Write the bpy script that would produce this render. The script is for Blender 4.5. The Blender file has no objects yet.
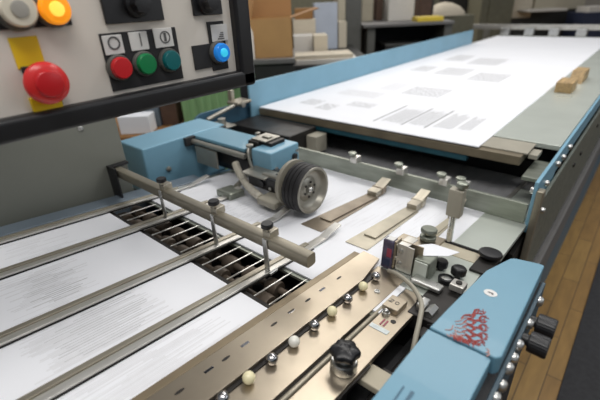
import bpy, bmesh, math, random
from mathutils import Vector, Matrix
random.seed(7)
C = bpy.context.scene
COL = C.collection
PI = math.pi

# ------------------------------------------------------------ camera, world, lights, exposure
CAMZ = 1.30
cam = bpy.data.cameras.new('camera')
cam.sensor_width = 36.0
cam.lens = 23.7
cam.clip_start = 0.02
co = bpy.data.objects.new('camera', cam)
COL.objects.link(co)
co.matrix_world = Matrix(((0.6483, 0.3705, -0.6651, 0.0),
                          (-0.7602, 0.2668, -0.5923, 0.0),
                          (-0.0420, 0.8896, 0.4547, CAMZ),
                          (0, 0, 0, 1)))
cam.dof.use_dof = True
cam.dof.focus_distance = 0.78
cam.dof.aperture_fstop = 3.2
C.camera = co

world = bpy.data.worlds.new('world')
C.world = world
world.use_nodes = True
wn = world.node_tree.nodes
wl = world.node_tree.links
bg = wn['Background']
wtc = wn.new('ShaderNodeTexCoord')
wsep = wn.new('ShaderNodeSeparateXYZ')
wramp = wn.new('ShaderNodeValToRGB')
wmap = wn.new('ShaderNodeMapRange')
wmap.inputs[1].default_value = -1.0
wmap.inputs[2].default_value = 1.0
wl.new(wtc.outputs['Generated'], wsep.inputs[0])
wl.new(wsep.outputs['Z'], wmap.inputs[0])
wl.new(wmap.outputs[0], wramp.inputs[0])
wramp.color_ramp.elements[0].position = 0.40
wramp.color_ramp.elements[0].color = (0.10, 0.095, 0.085, 1)
wramp.color_ramp.elements[1].position = 0.75
wramp.color_ramp.elements[1].color = (0.80, 0.82, 0.86, 1)
wl.new(wramp.outputs[0], bg.inputs[0])
bg.inputs[1].default_value = 0.50


def area_light(name, loc, target, sx, sy, power, color):
    l = bpy.data.lights.new(name, 'AREA')
    l.shape = 'RECTANGLE'
    l.size, l.size_y = sx, sy
    l.energy = power
    l.color = color
    o = bpy.data.objects.new(name, l)
    COL.objects.link(o)
    o.location = loc
    o.rotation_euler = (Vector(target) - Vector(loc)).to_track_quat('-Z', 'Y').to_euler()
    return o


area_light('ceiling_lamp_light', (2.6, 0.6, 3.3), (2.2, 0.6, 0.8), 2.6, 0.7, 62, (1.0, 0.97, 0.93))
area_light('ceiling_lamp_light', (-0.3, 0.0, 3.1), (0.4, 0.5, 0.8), 2.2, 0.5, 42, (1.0, 0.97, 0.93))
area_light('window_light', (3.5, -3.4, 2.4), (0.9, 0.6, 0.8), 2.8, 1.8, 32, (0.93, 0.97, 1.0))
area_light('ceiling_lamp_light', (6.0, 4.5, 3.5), (5.5, 4.2, 0.8), 4.0, 2.0, 150, (1.0, 0.95, 0.88))

C.view_settings.view_transform = 'Standard'
C.view_settings.look = 'None'
C.view_settings.exposure = -0.25
C.view_settings.gamma = 1.0
C.view_settings.use_curve_mapping = False

# ------------------------------------------------------------ materials
MATS = {}


def mat(name, color, rough=0.5, metal=0.0, noise=0.0, nscale=20.0, stretch=(1, 1, 1), bump=0.0, emit=0.0,
        coat=0.0, color2=None, spec=0.5, trans=0.0):
    m = bpy.data.materials.new(name)
    m.use_nodes = True
    nt = m.node_tree
    n, l = nt.nodes, nt.links
    b = n['Principled BSDF']
    b.inputs['Roughness'].default_value = rough
    b.inputs['Metallic'].default_value = metal
    b.inputs['Specular IOR Level'].default_value = spec
    b.inputs['Coat Weight'].default_value = coat
    b.inputs['Transmission Weight'].default_value = trans
    tc = n.new('ShaderNodeTexCoord')
    mp = n.new('ShaderNodeMapping')
    mp.inputs['Scale'].default_value = stretch
    l.new(tc.outputs['Object'], mp.inputs[0])
    nz = n.new('ShaderNodeTexNoise')
    nz.inputs['Scale'].default_value = nscale
    nz.inputs['Detail'].default_value = 4
    l.new(mp.outputs[0], nz.inputs['Vector'])
    mx = n.new('ShaderNodeMix')
    mx.data_type = 'RGBA'
    c2 = color2 if color2 else tuple(c * (1 - noise) for c in color[:3])
    mx.inputs[6].default_value = (*color[:3], 1)
    mx.inputs[7].default_value = (*c2[:3], 1)
    rp = n.new('ShaderNodeMapRange')
    rp.inputs[1].default_value = 0.35
    rp.inputs[2].default_value = 0.65
    l.new(nz.outputs[0], rp.inputs[0])
    l.new(rp.outputs[0], mx.inputs[0])
    l.new(mx.outputs[2], b.inputs['Base Color'])
    if metal > 0.3:
        rr = n.new('ShaderNodeMapRange')
        rr.inputs[3].default_value = max(0.05, rough - 0.08)
        rr.inputs[4].default_value = min(1, rough + 0.1)
        l.new(nz.outputs[0], rr.inputs[0])
        l.new(rr.outputs[0], b.inputs['Roughness'])
    if bump:
        bp = n.new('ShaderNodeBump')
        bp.inputs['Strength'].default_value = bump
        bp.inputs['Distance'].default_value = 0.002
        l.new(nz.outputs[0], bp.inputs['Height'])
        l.new(bp.outputs[0], b.inputs['Normal'])
    if emit:
        b.inputs['Emission Color'].default_value = (*color[:3], 1)
        b.inputs['Emission Strength'].default_value = emit
    MATS[name] = m
    return m


mat('paper', (0.83, 0.84, 0.875), 0.75, noise=0.02, nscale=6, spec=0.2)
mat('fence_brown', (0.27, 0.215, 0.14), 0.42, 0.5, noise=0.15)
mat('ink_line', (0.22, 0.22, 0.23), 0.8)
mat('ink', (0.57, 0.575, 0.59), 0.8, noise=0.1, nscale=60, spec=0.1)
mat('ink_pale', (0.755, 0.76, 0.785), 0.8, noise=0.04, nscale=60, spec=0.1)
mat('beige_metal', (0.46, 0.42, 0.34), 0.38, 0.7, noise=0.2, nscale=14, stretch=(1, 6, 1))
mat('plate_metal', (0.50, 0.43, 0.335), 0.33, 0.9, noise=0.22, nscale=7, bump=0.03)
mat('bar_metal', (0.33, 0.30, 0.235), 0.4, 0.6, noise=0.15, nscale=18)
mat('steel', (0.62, 0.62, 0.60), 0.28, 0.95, noise=0.12, nscale=30)
mat('rail_metal', (0.70, 0.68, 0.63), 0.3, 0.7, noise=0.2, nscale=10, stretch=(1, 12, 1))
mat('green_steel', (0.30, 0.32, 0.27), 0.38, 0.7, noise=0.25, nscale=9, stretch=(6, 1, 6))
mat('table_steel', (0.60, 0.64, 0.58), 0.3, 0.35, noise=0.12, nscale=5)
mat('brown_edge', (0.20, 0.165, 0.11), 0.5, 0.3, noise=0.25, nscale=12)
mat('teal_paint', (0.008, 0.065, 0.09), 0.5, noise=0.2)
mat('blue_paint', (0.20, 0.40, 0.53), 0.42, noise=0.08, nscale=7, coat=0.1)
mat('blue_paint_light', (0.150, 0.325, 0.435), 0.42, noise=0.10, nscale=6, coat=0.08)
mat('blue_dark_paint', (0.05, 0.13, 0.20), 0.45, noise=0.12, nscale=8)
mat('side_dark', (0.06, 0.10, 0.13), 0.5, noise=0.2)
mat('tread_brown', (0.44, 0.40, 0.32), 0.36, 0.7, noise=0.2, nscale=12, stretch=(1, 10, 1))
mat('slate_strip', (0.19, 0.235, 0.28), 0.42, 0.3, noise=0.12, nscale=10)
mat('cabinet_paint', (0.205, 0.21, 0.18), 0.5, noise=0.06, nscale=4)
mat('panel_face', (0.76, 0.71, 0.64), 0.5, noise=0.06, nscale=6)
mat('black_plastic', (0.012, 0.012, 0.014), 0.38, noise=0.2)
mat('black_matte', (0.020, 0.020, 0.022), 0.7, noise=0.2)
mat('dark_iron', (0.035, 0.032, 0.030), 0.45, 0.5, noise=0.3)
mat('dark_belt', (0.36, 0.36, 0.37), 0.5, 0.1, noise=0.2, nscale=5, stretch=(1, 6, 1))
mat('roller_brown', (0.13, 0.10, 0.075), 0.5, 0.3, noise=0.3, nscale=20)
mat('white_label', (0.72, 0.71, 0.69), 0.6, noise=0.03)
mat('grey_mark', (0.10, 0.10, 0.10), 0.6)
mat('yellow_label', (0.88, 0.60, 0.01), 0.5, noise=0.05)
mat('red_button', (0.60, 0.012, 0.018), 0.35, noise=0.1)
mat('red_bright', (0.72, 0.03, 0.03), 0.3, noise=0.08)
mat('green_button', (0.006, 0.22, 0.07), 0.3, noise=0.1)
mat('teal_button', (0.005, 0.14, 0.15), 0.3, noise=0.1)
mat('blue_lamp', (0.02, 0.25, 0.80), 0.2, emit=0.25)
mat('blue_lamp_core', (0.05, 0.65, 0.95), 0.2, emit=0.45)
mat('orange_lamp', (1.0, 0.33, 0.01), 0.25, emit=0.55)
mat('orange_core', (1.0, 0.60, 0.08), 0.25, emit=1.1)
mat('cream_lamp', (0.82, 0.76, 0.62), 0.3, noise=0.05)
mat('cream_core', (0.42, 0.40, 0.36), 0.35, noise=0.05)
mat('rubber', (0.016, 0.015, 0.016), 0.6, noise=0.2)
mat('rim_grey', (0.36, 0.345, 0.30), 0.34, 0.6, noise=0.12)
mat('hose_pale', (0.60, 0.56, 0.47), 0.5, noise=0.06)
mat('hose_grey', (0.36, 0.335, 0.27), 0.5, noise=0.1)
mat('cream_ball', (0.85, 0.78, 0.50), 0.25, noise=0.03, coat=0.3)
mat('white_ball', (0.80, 0.79, 0.72), 0.25, noise=0.03, coat=0.3)
mat('chrome', (0.50, 0.49, 0.50), 0.07, 1.0)
mat('logo_red', (0.36, 0.06, 0.05), 0.55, noise=0.2, nscale=200)
mat('logo_pink', (0.52, 0.30, 0.27), 0.55, noise=0.2, nscale=200)
mat('sticker_purple', (0.10, 0.085, 0.14), 0.2, noise=0.5, nscale=60)
mat('sticker_red', (0.34, 0.06, 0.10), 0.3, noise=0.3, nscale=80)
mat('sticker_pale', (0.62, 0.68, 0.68), 0.3, noise=0.2, nscale=80)
mat('cardboard', (0.50, 0.29, 0.115), 0.8, noise=0.12, nscale=6)
mat('cardboard_dark', (0.30, 0.15, 0.05), 0.8, noise=0.1, nscale=6)
mat('green_cloth', (0.16, 0.36, 0.14), 0.7, noise=0.35, nscale=9, stretch=(4, 4, 0.3))
mat('pile_white', (0.66, 0.63, 0.58), 0.8, noise=0.1, nscale=10, stretch=(1, 1, 20))
mat('pile_cream', (0.62, 0.55, 0.43), 0.8, noise=0.12, nscale=10, stretch=(1, 1, 20))
mat('pile_blue', (0.48, 0.53, 0.62), 0.8, noise=0.08, nscale=8)
mat('dark_cabinet', (0.03, 0.03, 0.028), 0.55, noise=0.2)
mat('grey_cabinet', (0.11, 0.11, 0.10), 0.5, noise=0.1)
mat('cream_cabinet', (0.50, 0.45, 0.34), 0.6, noise=0.08)
mat('olive_cabinet', (0.15, 0.145, 0.10), 0.6, noise=0.15)
mat('table_grey', (0.16, 0.155, 0.15), 0.5, noise=0.1)
mat('yellow_wood', (0.50, 0.34, 0.16), 0.6, noise=0.4, nscale=12, stretch=(1, 8, 8))
mat('yellow_plastic', (0.75, 0.55, 0.05), 0.5, noise=0.1)
mat('navy', (0.02, 0.03, 0.07), 0.6, noise=0.2)
mat('mat_rubber', (0.028, 0.028, 0.031), 0.8, noise=0.3, nscale=60)
mat('wall_paint', (0.42, 0.40, 0.36), 0.9, noise=0.05)


def wood_floor():
    m = bpy.data.materials.new('wood_floor')
    m.use_nodes = True
    n, l = m.node_tree.nodes, m.node_tree.links
    b = n['Principled BSDF']
    b.inputs['Roughness'].default_value = 0.45
    tc = n.new('ShaderNodeTexCoord')
    br = n.new('ShaderNodeTexBrick')
    br.inputs['Scale'].default_value = 1.0
    br.inputs['Brick Width'].default_value = 0.45
    br.inputs['Row Height'].default_value = 0.07
    br.inputs['Mortar Size'].default_value = 0.0015
    br.inputs['Color1'].default_value = (0.44, 0.26, 0.075, 1)
    br.inputs['Color2'].default_value = (0.33, 0.18, 0.05, 1)
    br.inputs['Mortar'].default_value = (0.07, 0.04, 0.02, 1)
    nz = n.new('ShaderNodeTexNoise')
    nz.inputs['Scale'].default_value = 7
    mp = n.new('ShaderNodeMapping')
    mp.inputs['Scale'].default_value = (1, 5, 1)
    l.new(tc.outputs['Object'], mp.inputs[0])
    l.new(mp.outputs[0], nz.inputs['Vector'])
    l.new(tc.outputs['Object'], br.inputs['Vector'])
    mx = n.new('ShaderNodeMix')
    mx.data_type = 'RGBA'
    mx.blend_type = 'MULTIPLY'
    mx.inputs[0].default_value = 0.55
    l.new(br.outputs[0], mx.inputs[6])
    l.new(nz.outputs[0], mx.inputs[7])
    l.new(mx.outputs[2], b.inputs['Base Color'])
    MATS['wood_floor'] = m


wood_floor()
mat('green_plastic', (0.30, 0.52, 0.24), 0.5, noise=0.3, nscale=6, stretch=(5, 5, 0.3))
mat('leather_brown', (0.10, 0.055, 0.035), 0.6, noise=0.3)

# ------------------------------------------------------------ mesh helpers
W = Matrix.Identity(4)
SL = math.atan(0.108)
FEED = Matrix.Translation((0, 0, CAMZ - 0.575 + 0.108 * 1.09)) @ Matrix.Rotation(SL, 4, 'Y')   # sloping feed deck


class MB:
    def __init__(s):
        s.bm = bmesh.new()

    def _mi(s, verts, mi):
        if mi:
            for v in verts:
                for f in v.link_faces:
                    f.material_index = mi

    def box(s, x0, x1, y0, y1, z0, z1, bev=0.0, mi=0, m=None, seg=2):
        r = bmesh.ops.create_cube(s.bm, size=1)
        vs = r['verts']
        bmesh.ops.scale(s.bm, vec=(abs(x1 - x0), abs(y1 - y0), abs(z1 - z0)), verts=vs)
        bmesh.ops.translate(s.bm, vec=((x0 + x1) / 2, (y0 + y1) / 2, (z0 + z1) / 2), verts=vs)
        if m is not None:
            bmesh.ops.transform(s.bm, matrix=m, verts=vs)
        s._mi(vs, mi)
        if bev:
            es = list({e for v in vs for e in v.link_edges})
            bmesh.ops.bevel(s.bm, geom=es, offset=bev, segments=seg, affect='EDGES', profile=0.5)
        return s

    def prism(s, poly, z0, z1, bev=0.0, axis='z', mi=0, m=None):
        """polygon of 2D points pushed from z0 to z1 along the axis"""
        def P(a, b, c):
            return {'z': (a, b, c), 'y': (a, c, b), 'x': (c, a, b)}[axis]
        lo = [s.bm.verts.new(P(a, b, z0)) for a, b in poly]
        hi = [s.bm.verts.new(P(a, b, z1)) for a, b in poly]
        n = len(poly)
        fs = [s.bm.faces.new(lo), s.bm.faces.new(hi)]
        for i in range(n):
            fs.append(s.bm.faces.new((lo[i], lo[(i + 1) % n], hi[(i + 1) % n], hi[i])))
        bmesh.ops.recalc_face_normals(s.bm, faces=fs)
        if m is not None:
            bmesh.ops.transform(s.bm, matrix=m, verts=lo + hi)
        s._mi(lo + hi, mi)
        if bev:
            es = list({e for v in lo + hi for e in v.link_edges})
            bmesh.ops.bevel(s.bm, geom=es, offset=bev, segments=2, affect='EDGES', profile=0.5)
        return s

    def lathe(s, base, axis, prof, seg=28, mi=0, wob=None):
        """prof: list of (radius, height) along the axis from base"""
        q = Vector((0, 0, 1)).rotation_difference(Vector(axis).normalized()).to_matrix()
        base = Vector(base)
        rings = []
        allv = []
        for r, h in prof:
            if r <= 1e-6:
                v = s.bm.verts.new(base + q @ Vector((0, 0, h)))
                rings.append([v])
                allv.append(v)
            else:
                ring = []
                for i in range(seg):
                    a = 2 * PI * i / seg
                    rr = r * (wob(a, h) if wob else 1)
                    v = s.bm.verts.new(base + q @ Vector((rr * math.cos(a), rr * math.sin(a), h)))
                    ring.append(v)
                    allv.append(v)
                rings.append(ring)
        fs = []
        for a, b in zip(rings, rings[1:]):
            if len(a) == 1 and len(b) == 1:
                continue
            for i in range(seg):
                j = (i + 1) % seg
                if len(a) == 1:
                    fs.append(s.bm.faces.new((a[0], b[j], b[i])))
                elif len(b) == 1:
                    fs.append(s.bm.faces.new((a[i], a[j], b[0])))
                else:
                    fs.append(s.bm.faces.new((a[i], a[j], b[j], b[i])))
        bmesh.ops.recalc_face_normals(s.bm, faces=fs)
        if mi:
            for f in fs:
                f.material_index = mi
        return s

    def cyl(s, p0, p1, r, seg=20, bev=0.0, mi=0):
        d = Vector(p1) - Vector(p0)
        L = d.length
        b = min(bev, r * 0.5, L * 0.4)
        pr = [(0, 0), (r - b, 0)] + ([(r, b), (r, L - b)] if b else [(r, L)]) + ([(r - b, L)] if b else []) + [(0, L)]
        return s.lathe(p0, d, pr, seg, mi)

    def tube(s, pts, r, seg=10, mi=0, wob=None):
        pts = [Vector(p) for p in pts]
        rings = []
        up = Vector((0.13, 0.21, 0.97))
        for i, p in enumerate(pts):
            d = (pts[min(i + 1, len(pts) - 1)] - pts[max(i - 1, 0)]).normalized()
            a = d.cross(up).normalized()
            b = d.cross(a)
            rr = r * (wob(i) if wob else 1)
            rings.append([s.bm.verts.new(p + rr * (a * math.cos(2 * PI * k / seg) + b * math.sin(2 * PI * k / seg))) for k in range(seg)])
        fs = []
        for A, B in zip(rings, rings[1:]):
            for k in range(seg):
                fs.append(s.bm.faces.new((A[k], A[(k + 1) % seg], B[(k + 1) % seg], B[k])))
        fs.append(s.bm.faces.new(rings[0]))
        fs.append(s.bm.faces.new(rings[-1]))
        bmesh.ops.recalc_face_normals(s.bm, faces=fs)
        if mi:
            for f in fs:
                f.material_index = mi
        return s

    def sphere(s, c, r, mi=0, seg=20):
        rr = bmesh.ops.create_uvsphere(s.bm, u_segments=seg, v_segments=seg // 2, radius=r)
        bmesh.ops.translate(s.bm, vec=c, verts=rr['verts'])
        s._mi(rr['verts'], mi)
        return s

    def quad(s, pts, mi=0):
        f = s.bm.faces.new([s.bm.verts.new(p) for p in pts])
        f.material_index = mi
        return s


def curve_pts(ctrl, n=8):
    """Catmull-Rom through the control points"""
    P = [Vector(p) for p in ctrl]
    P = [P[0] * 2 - P[1]] + P + [P[-1] * 2 - P[-2]]
    out = []
    for i in range(1, len(P) - 2):
        for k in range(n):
            t = k / n
            a, b, c, d = P[i - 1], P[i], P[i + 1], P[i + 2]
            out.append(0.5 * ((2 * b) + (c - a) * t + (2 * a - 5 * b + 4 * c - d) * t * t + (3 * b - a - 3 * c + d) * t ** 3))
    out.append(P[-2])
    return out


ROOT = {}


def props(o, label=None, cat=None, group=None, kind=None):
    if label: o['label'] = label
    if cat: o['category'] = cat
    if group: o['group'] = group
    if kind: o['kind'] = kind
    return o


def thing(name, label, cat, base, frame=W, group=None, rot=None):
    """empty at the thing's base; base given in frame coordinates"""
    o = bpy.data.objects.new(name, None)
    COL.objects.link(o)
    M = frame @ Matrix.Translation(base)
    if rot is not None:
        M = M @ rot
    o.matrix_world = M
    o.empty_display_size = 0.02
    ROOT[o] = M.copy()
    return props(o, label, cat, group)


def finish(me, mats):
    for mm in mats:
        me.materials.append(MATS[mm])
    for p in me.polygons:
        p.use_smooth = True


def obj(name, mb, mats, parent=None, frame=W, label=None, local=False, base=None):
    """links ONE mesh; coordinates are in frame unless local=True (the thing's own)"""
    bm = mb.bm
    bm.normal_update()
    for e in bm.edges:
        e.smooth = (len(e.link_faces) == 2 and e.calc_face_angle(0) < math.radians(50))
    if parent is not None:
        M = ROOT[parent]
        if not local:
            bm.transform(M.inverted() @ frame)
    else:
        M = frame @ Matrix.Translation(base or (0, 0, 0))
        if not local:
            bm.transform(M.inverted() @ frame)
    me = bpy.data.meshes.new(name)
    bm.to_mesh(me)
    bm.free()
    finish(me, mats if isinstance(mats, (list, tuple)) else [mats])
    o = bpy.data.objects.new(name, me)
    COL.objects.link(o)
    wnm = o.modifiers.new('weighted_normal', 'WEIGHTED_NORMAL')
    wnm.keep_sharp = True
    if parent is not None:
        o.parent = parent
        ROOT[o] = M
    else:
        o.matrix_world = M
        ROOT[o] = M
    if label: o['label'] = label
    return o


def struct(name, mb, m):
    o = obj(name, mb, m)
    o['kind'] = 'structure'
    return o


def copy_tree(o, parent=None):
    c = o.copy()
    COL.objects.link(c)
    if parent is not None:
        c.parent = parent
    for ch in list(o.children):
        copy_tree(ch, c)
    return c


def dup(root, base, frame, label, group=None):
    c = copy_tree(root)
    c.matrix_world = frame @ Matrix.Translation(base)
    c['label'] = label
    if group: c['group'] = group
    return c


def Z(z):
    return CAMZ + z


# ------------------------------------------------------------ the setting
struct('floor', MB().box(-2, 14, -3, 12, -0.05, 0), 'wood_floor')
struct('wall_far', MB().box(14, 14.1, -3, 12, 0, 3.6), 'wall_paint')
struct('wall_left', MB().box(-2, 14, 12, 12.1, 0, 3.6), 'wall_paint')
mb = MB().box(-0.4, 6.0, -1.2, -0.05, 0.0, 0.008, 0.003)
o = obj('floor_mat', mb, 'mat_rubber', base=(1, -0.6, 0))
props(o, 'black rubber floor mat lying on the wooden floor beside the machine', 'mat')

# ------------------------------------------------------------ feed deck
t = thing('feed_table', 'sloping feed deck of the folding machine with dark roller gap under the guide rails', 'feed table', (0.4, 0.65, -0.84), FEED)
t.matrix_world = ROOT[t] = Matrix.Translation((0.4, 0.65, 0))
obj('base_cabinet', MB().box(-0.45, 1.26, 0.21, 1.12, 0.0, 0.56, 0.01), 'cabinet_paint', t)
obj('deck_plate', MB().box(-0.45, 0.385, 0.21, 1.10, -0.016, -0.010), 'dark_iron', t, FEED)
obj('deck_plate', MB().box(0.490, 1.29, 0.26, 1.10, -0.016, -0.010), 'green_steel', t, FEED)
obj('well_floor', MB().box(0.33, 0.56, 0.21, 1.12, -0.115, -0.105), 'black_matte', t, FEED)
obj('inner_frame', MB().box(-0.45, 0.33, 0.215, 1.115, -0.30, -0.018).box(0.56, 1.27, 0.215, 1.115, -0.30, -0.018), 'black_matte', t, FEED)
obj('side_strip', MB().box(-0.45, 0.72, 1.075, 1.135, -0.05, -0.002, 0.003), 'slate_strip', t, FEED)
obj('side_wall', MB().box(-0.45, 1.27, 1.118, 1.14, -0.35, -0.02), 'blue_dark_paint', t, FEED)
for s_, r_ in ((0.415, 0.017), (0.463, 0.017)):
    mb = MB().cyl((s_, 0.42, -0.040), (s_, 1.07, -0.040), r_ * 0.45, 16)
    for k in range(9):
        y = 0.455 + k * 0.07 + (0.02 if s_ > 0.43 else 0)
        mb.lathe((s_, y, -0.040), (0, 1, 0), [(0, 0), (r_, 0), (r_ * 1.1, 0.006), (r_ * 1.1, 0.026), (r_, 0.032), (0, 0.032)], 20)
    obj('roller', mb, 'roller_brown', t, FEED)
for k in range(16):
    y = 0.432 + k * 0.041
    obj('transport_cord', MB().cyl((0.37, y, -0.013), (0.505, y, -0.011), 0.0018, 8), 'rail_metal', t, FEED)


# printed sheets on the feed deck
def streaks(mb, x0, x1, y0, y1, z, n, mi, lmin, lmax, w=0.0012):
    for k in range(n):
        y = y0 + (y1 - y0) * (k + 0.5) / n
        L = random.uniform(lmin, lmax)
        a = random.uniform(x0, max(x0 + 1e-3, x1 - L))
        b = min(x1, a + L)
        ww = w * random.uniform(0.5, 1.3)
        mb.quad(((a, y - ww, z), (b, y - ww, z), (b, y + ww, z), (a, y + ww, z)), mi)


mb = MB().box(-0.30, 0.372, 0.412, 1.072, -0.0095, -0.0060)
streaks(mb, 0.05, 0.22, 0.70, 0.86, -0.0058, 34, 2, 0.05, 0.13, 0.0016)
streaks(mb, 0.09, 0.20, 0.72, 0.84, -0.0057, 18, 1, 0.03, 0.09, 0.0010)
streaks(mb, 0.03, 0.26, 0.54, 0.66, -0.0058, 34, 2, 0.10, 0.20, 0.0016)
streaks(mb, 0.06, 0.24, 0.545, 0.65, -0.0057, 16, 1, 0.08, 0.17, 0.0008)
streaks(mb, 0.00, 0.31, 0.42, 0.50, -0.0058, 26, 2, 0.12, 0.28, 0.0012)
streaks(mb, 0.10, 0.25, 0.92, 1.03, -0.0058, 18, 2, 0.04, 0.09, 0.0014)
o = obj('printed_sheet', mb, ['paper', 'ink', 'ink_pale'], None, FEED, base=(0.05, 0.75, -0.008))
props(o, 'white printed sheet under the four long guide rails, in front of the dark roller gap', 'paper sheet', 'printed sheets passing through the machine')
mb = MB().box(0.500, 1.27, 0.262, 1.072, -0.0095, -0.0060)
streaks(mb, 0.58, 1.05, 0.62, 1.04, -0.0058, 90, 2, 0.04, 0.12, 0.0009)
streaks(mb, 0.70, 1.05, 0.30, 0.60, -0.0058, 70, 2, 0.04, 0.12, 0.0009)
streaks(mb, 0.56, 0.70, 0.66, 0.86, -0.0058, 40, 1, 0.03, 0.06, 0.0006)
o = obj('printed_sheet', mb, ['paper', 'ink', 'ink_pale'], None, FEED, base=(0.75, 0.65, -0.008))
props(o, 'white printed sheet under the black-tyred wheel and the flat steel hold-down fingers', 'paper sheet', 'printed sheets passing through the machine')

# guide rails
rl = ['farthest guide rail, next to the grey cabinet side, metal strip over the sheet',
      'second guide rail from the grey cabinet, thin metal strip over the sheet',
      'third guide rail from the grey cabinet, under the middle black knob',
      'nearest guide rail, beside the ball rail, under the knob closest to the bar end']
for k, (y, w) in enumerate(((1.043, 0.022), (0.884, 0.026), (0.670, 0.026), (0.508, 0.026))):
    t = thing('guide_rail', rl[k], 'guide rail', (0.1, y, -0.006), FEED, 'long guide rails over the feed sheet')
    h = w / 2
    e = 0.60
    mb = MB().box(-0.42, e, y - h, y + h * 0.10, -0.003, 0.002, 0.0008)
    obj('base_strip', mb, 'rail_metal', t, FEED)
    obj('shadow_strip', MB().box(-0.42, e, y - h - 0.0016, y + h + 0.001, -0.0055, -0.003), 'dark_iron', t, FEED)  # thin dark strip standing in for the shadow under the rail
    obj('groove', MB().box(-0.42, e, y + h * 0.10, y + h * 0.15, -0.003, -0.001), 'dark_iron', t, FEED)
    mb = MB().box(-0.42, e, y + h * 0.15, y + h, -0.003, 0.005, 0.001)
    obj('raised_edge', mb, 'tread_brown', t, FEED)
    # upswept tip beyond the crossbar
    pts = [(e, -0.004), (e + 0.05, -0.002), (e + 0.085, 0.008), (e + 0.115, 0.014), (e + 0.115, 0.019), (e + 0.083, 0.013), (e + 0.05, 0.003), (e, 0.002)]
    obj('tip', MB().prism(pts, y - h * 0.8, y + h * 0.8, 0.0008, axis='y'), 'rail_metal', t, FEED)

# crossbar with three hanging clamps
t = thing('clamp_crossbar', 'beige metal crossbar with three black-topped clamp screws spanning the guide rails', 'crossbar', (0.458, 0.75, Z(-0.51)))
mb = MB()
prof = []
for k in range(16):
    a = 2 * PI * k / 16
    sx = abs(math.cos(a)) ** 0.38 * (1 if math.cos(a) > 0 else -1)
    sz = abs(math.sin(a)) ** 0.38 * (1 if math.sin(a) > 0 else -1)
    prof.append((0.464 + 0.0125 * sx, Z(-0.4375) + 0.0135 * sz))
mb.prism([(p[0], p[1]) for p in prof], 0.392, 1.135, 0, axis='y')
obj('bar', mb, 'bar_metal', t)
obj('wall_bracket', MB().box(0.440, 0.446, 1.100, 1.150, Z(-0.54), Z(-0.415), 0.001).box(0.440, 0.50, 1.13, 1.150, Z(-0.424), Z(-0.416), 0.001), 'black_plastic', t)
for y in (0.500, 0.668, 0.880):
    obj('post', MB().box(0.4475, 0.4515, y - 0.006, y + 0.006, Z(-0.510), Z(-0.425), 0.0008).box(0.448, 0.47, y - 0.010, y + 0.006, Z(-0.512), Z(-0.506), 0.0008), 'steel', t)
    obj('clamp_block', MB().box(0.456, 0.482, y - 0.010, y + 0.012, Z(-0.428), Z(-0.4105), 0.002).cyl((0.46, y, Z(-0.425)), (0.46, y, Z(-0.395)), 0.004, 12), 'beige_metal', t)
    obj('knob', MB().lathe((0.460, y, Z(-0.403)), (0, 0, 1), [(0, 0), (0.0105, 0), (0.0125, 0.002), (0.0125, 0.008), (0.011, 0.0105), (0, 0.0105)], 28), 'black_plastic', t, label='black round knob')

# ------------------------------------------------------------ ball register rail
t = thing('register_plate', 'long beige metal plate with a row of balls and a slot, in the lower middle', 'register plate', (0.35, 0.3, -0.014), FEED)
mb = MB()
mb.prism([(-0.05, 0.2755), (0.637, 0.2755), (0.637, 0.345), (-0.05, 0.345)], -0.014, -0.004, 0.0006)
mb.prism([(-0.05, 0.2125), (0.545, 0.2125), (0.60, 0.235), (0.60, 0.259), (-0.05, 0.259)], -0.014, -0.004, 0.0006)
obj('base_plate', mb, 'plate_metal', t, FEED)
obj('slot_rod', MB().cyl((-0.05, 0.2672, -0.010), (0.56, 0.2672, -0.010), 0.0048, 14), 'bar_metal', t, FEED)
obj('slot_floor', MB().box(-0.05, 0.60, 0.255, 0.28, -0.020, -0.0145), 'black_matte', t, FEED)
mb = MB().prism([(-0.05, 0.334), (0.56, 0.334), (0.655, 0.352), (0.66, 0.396), (-0.05, 0.396)], -0.002, 0.0045, 0.0008)
obj('retainer_strip', mb, 'plate_metal', t, FEED)
obj('fence', MB().box(-0.05, 0.645, 0.3965, 0.4115, -0.0058, 0.004, 0.001), 'fence_brown', t, FEED)
for s_ in (0.155, 0.236, 0.340, 0.43, 0.53):
    obj('slot_mark', MB().lathe((0, 0, 0), (0, 0, 1), [(0, 0.0004), (0.0042, 0.0004), (0.0042, 0)], 16), 'dark_iron', t, FEED @ Matrix.Translation((s_, 0.3735, 0.0045)) @ Matrix.Diagonal((1.9, 0.55, 1, 1)))
for s_ in (0.205, 0.275, 0.385, 0.475):
    obj('shiny_patch', MB().box(s_ - 0.008, s_ + 0.008, 0.372, 0.377, 0.0045, 0.0052, 0.0003), 'chrome', t, FEED)
for s_, y in ((0.552, 0.297),):
    obj('screw', MB().lathe((s_, y, -0.0045), (0, 0, 1), [(0, 0.0012), (0.0035, 0.0012), (0.0037, 0.0028), (0.0055, 0.0028), (0.006, 0), ], 18), 'steel', t, FEED)
# angle bracket supporting the plate from the frame below
obj('support_bracket', MB().box(0.36, 0.40, 0.13, 0.235, -0.032, -0.020, 0.002), 'cream_cabinet', t, FEED)
obj('ball_shade_strip', MB().box(-0.05, 0.60, 0.327, 0.36, -0.004, -0.002, 0), 'dark_iron', t, FEED)  # dark strip laid in as the shadow along the retainer edge
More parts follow.
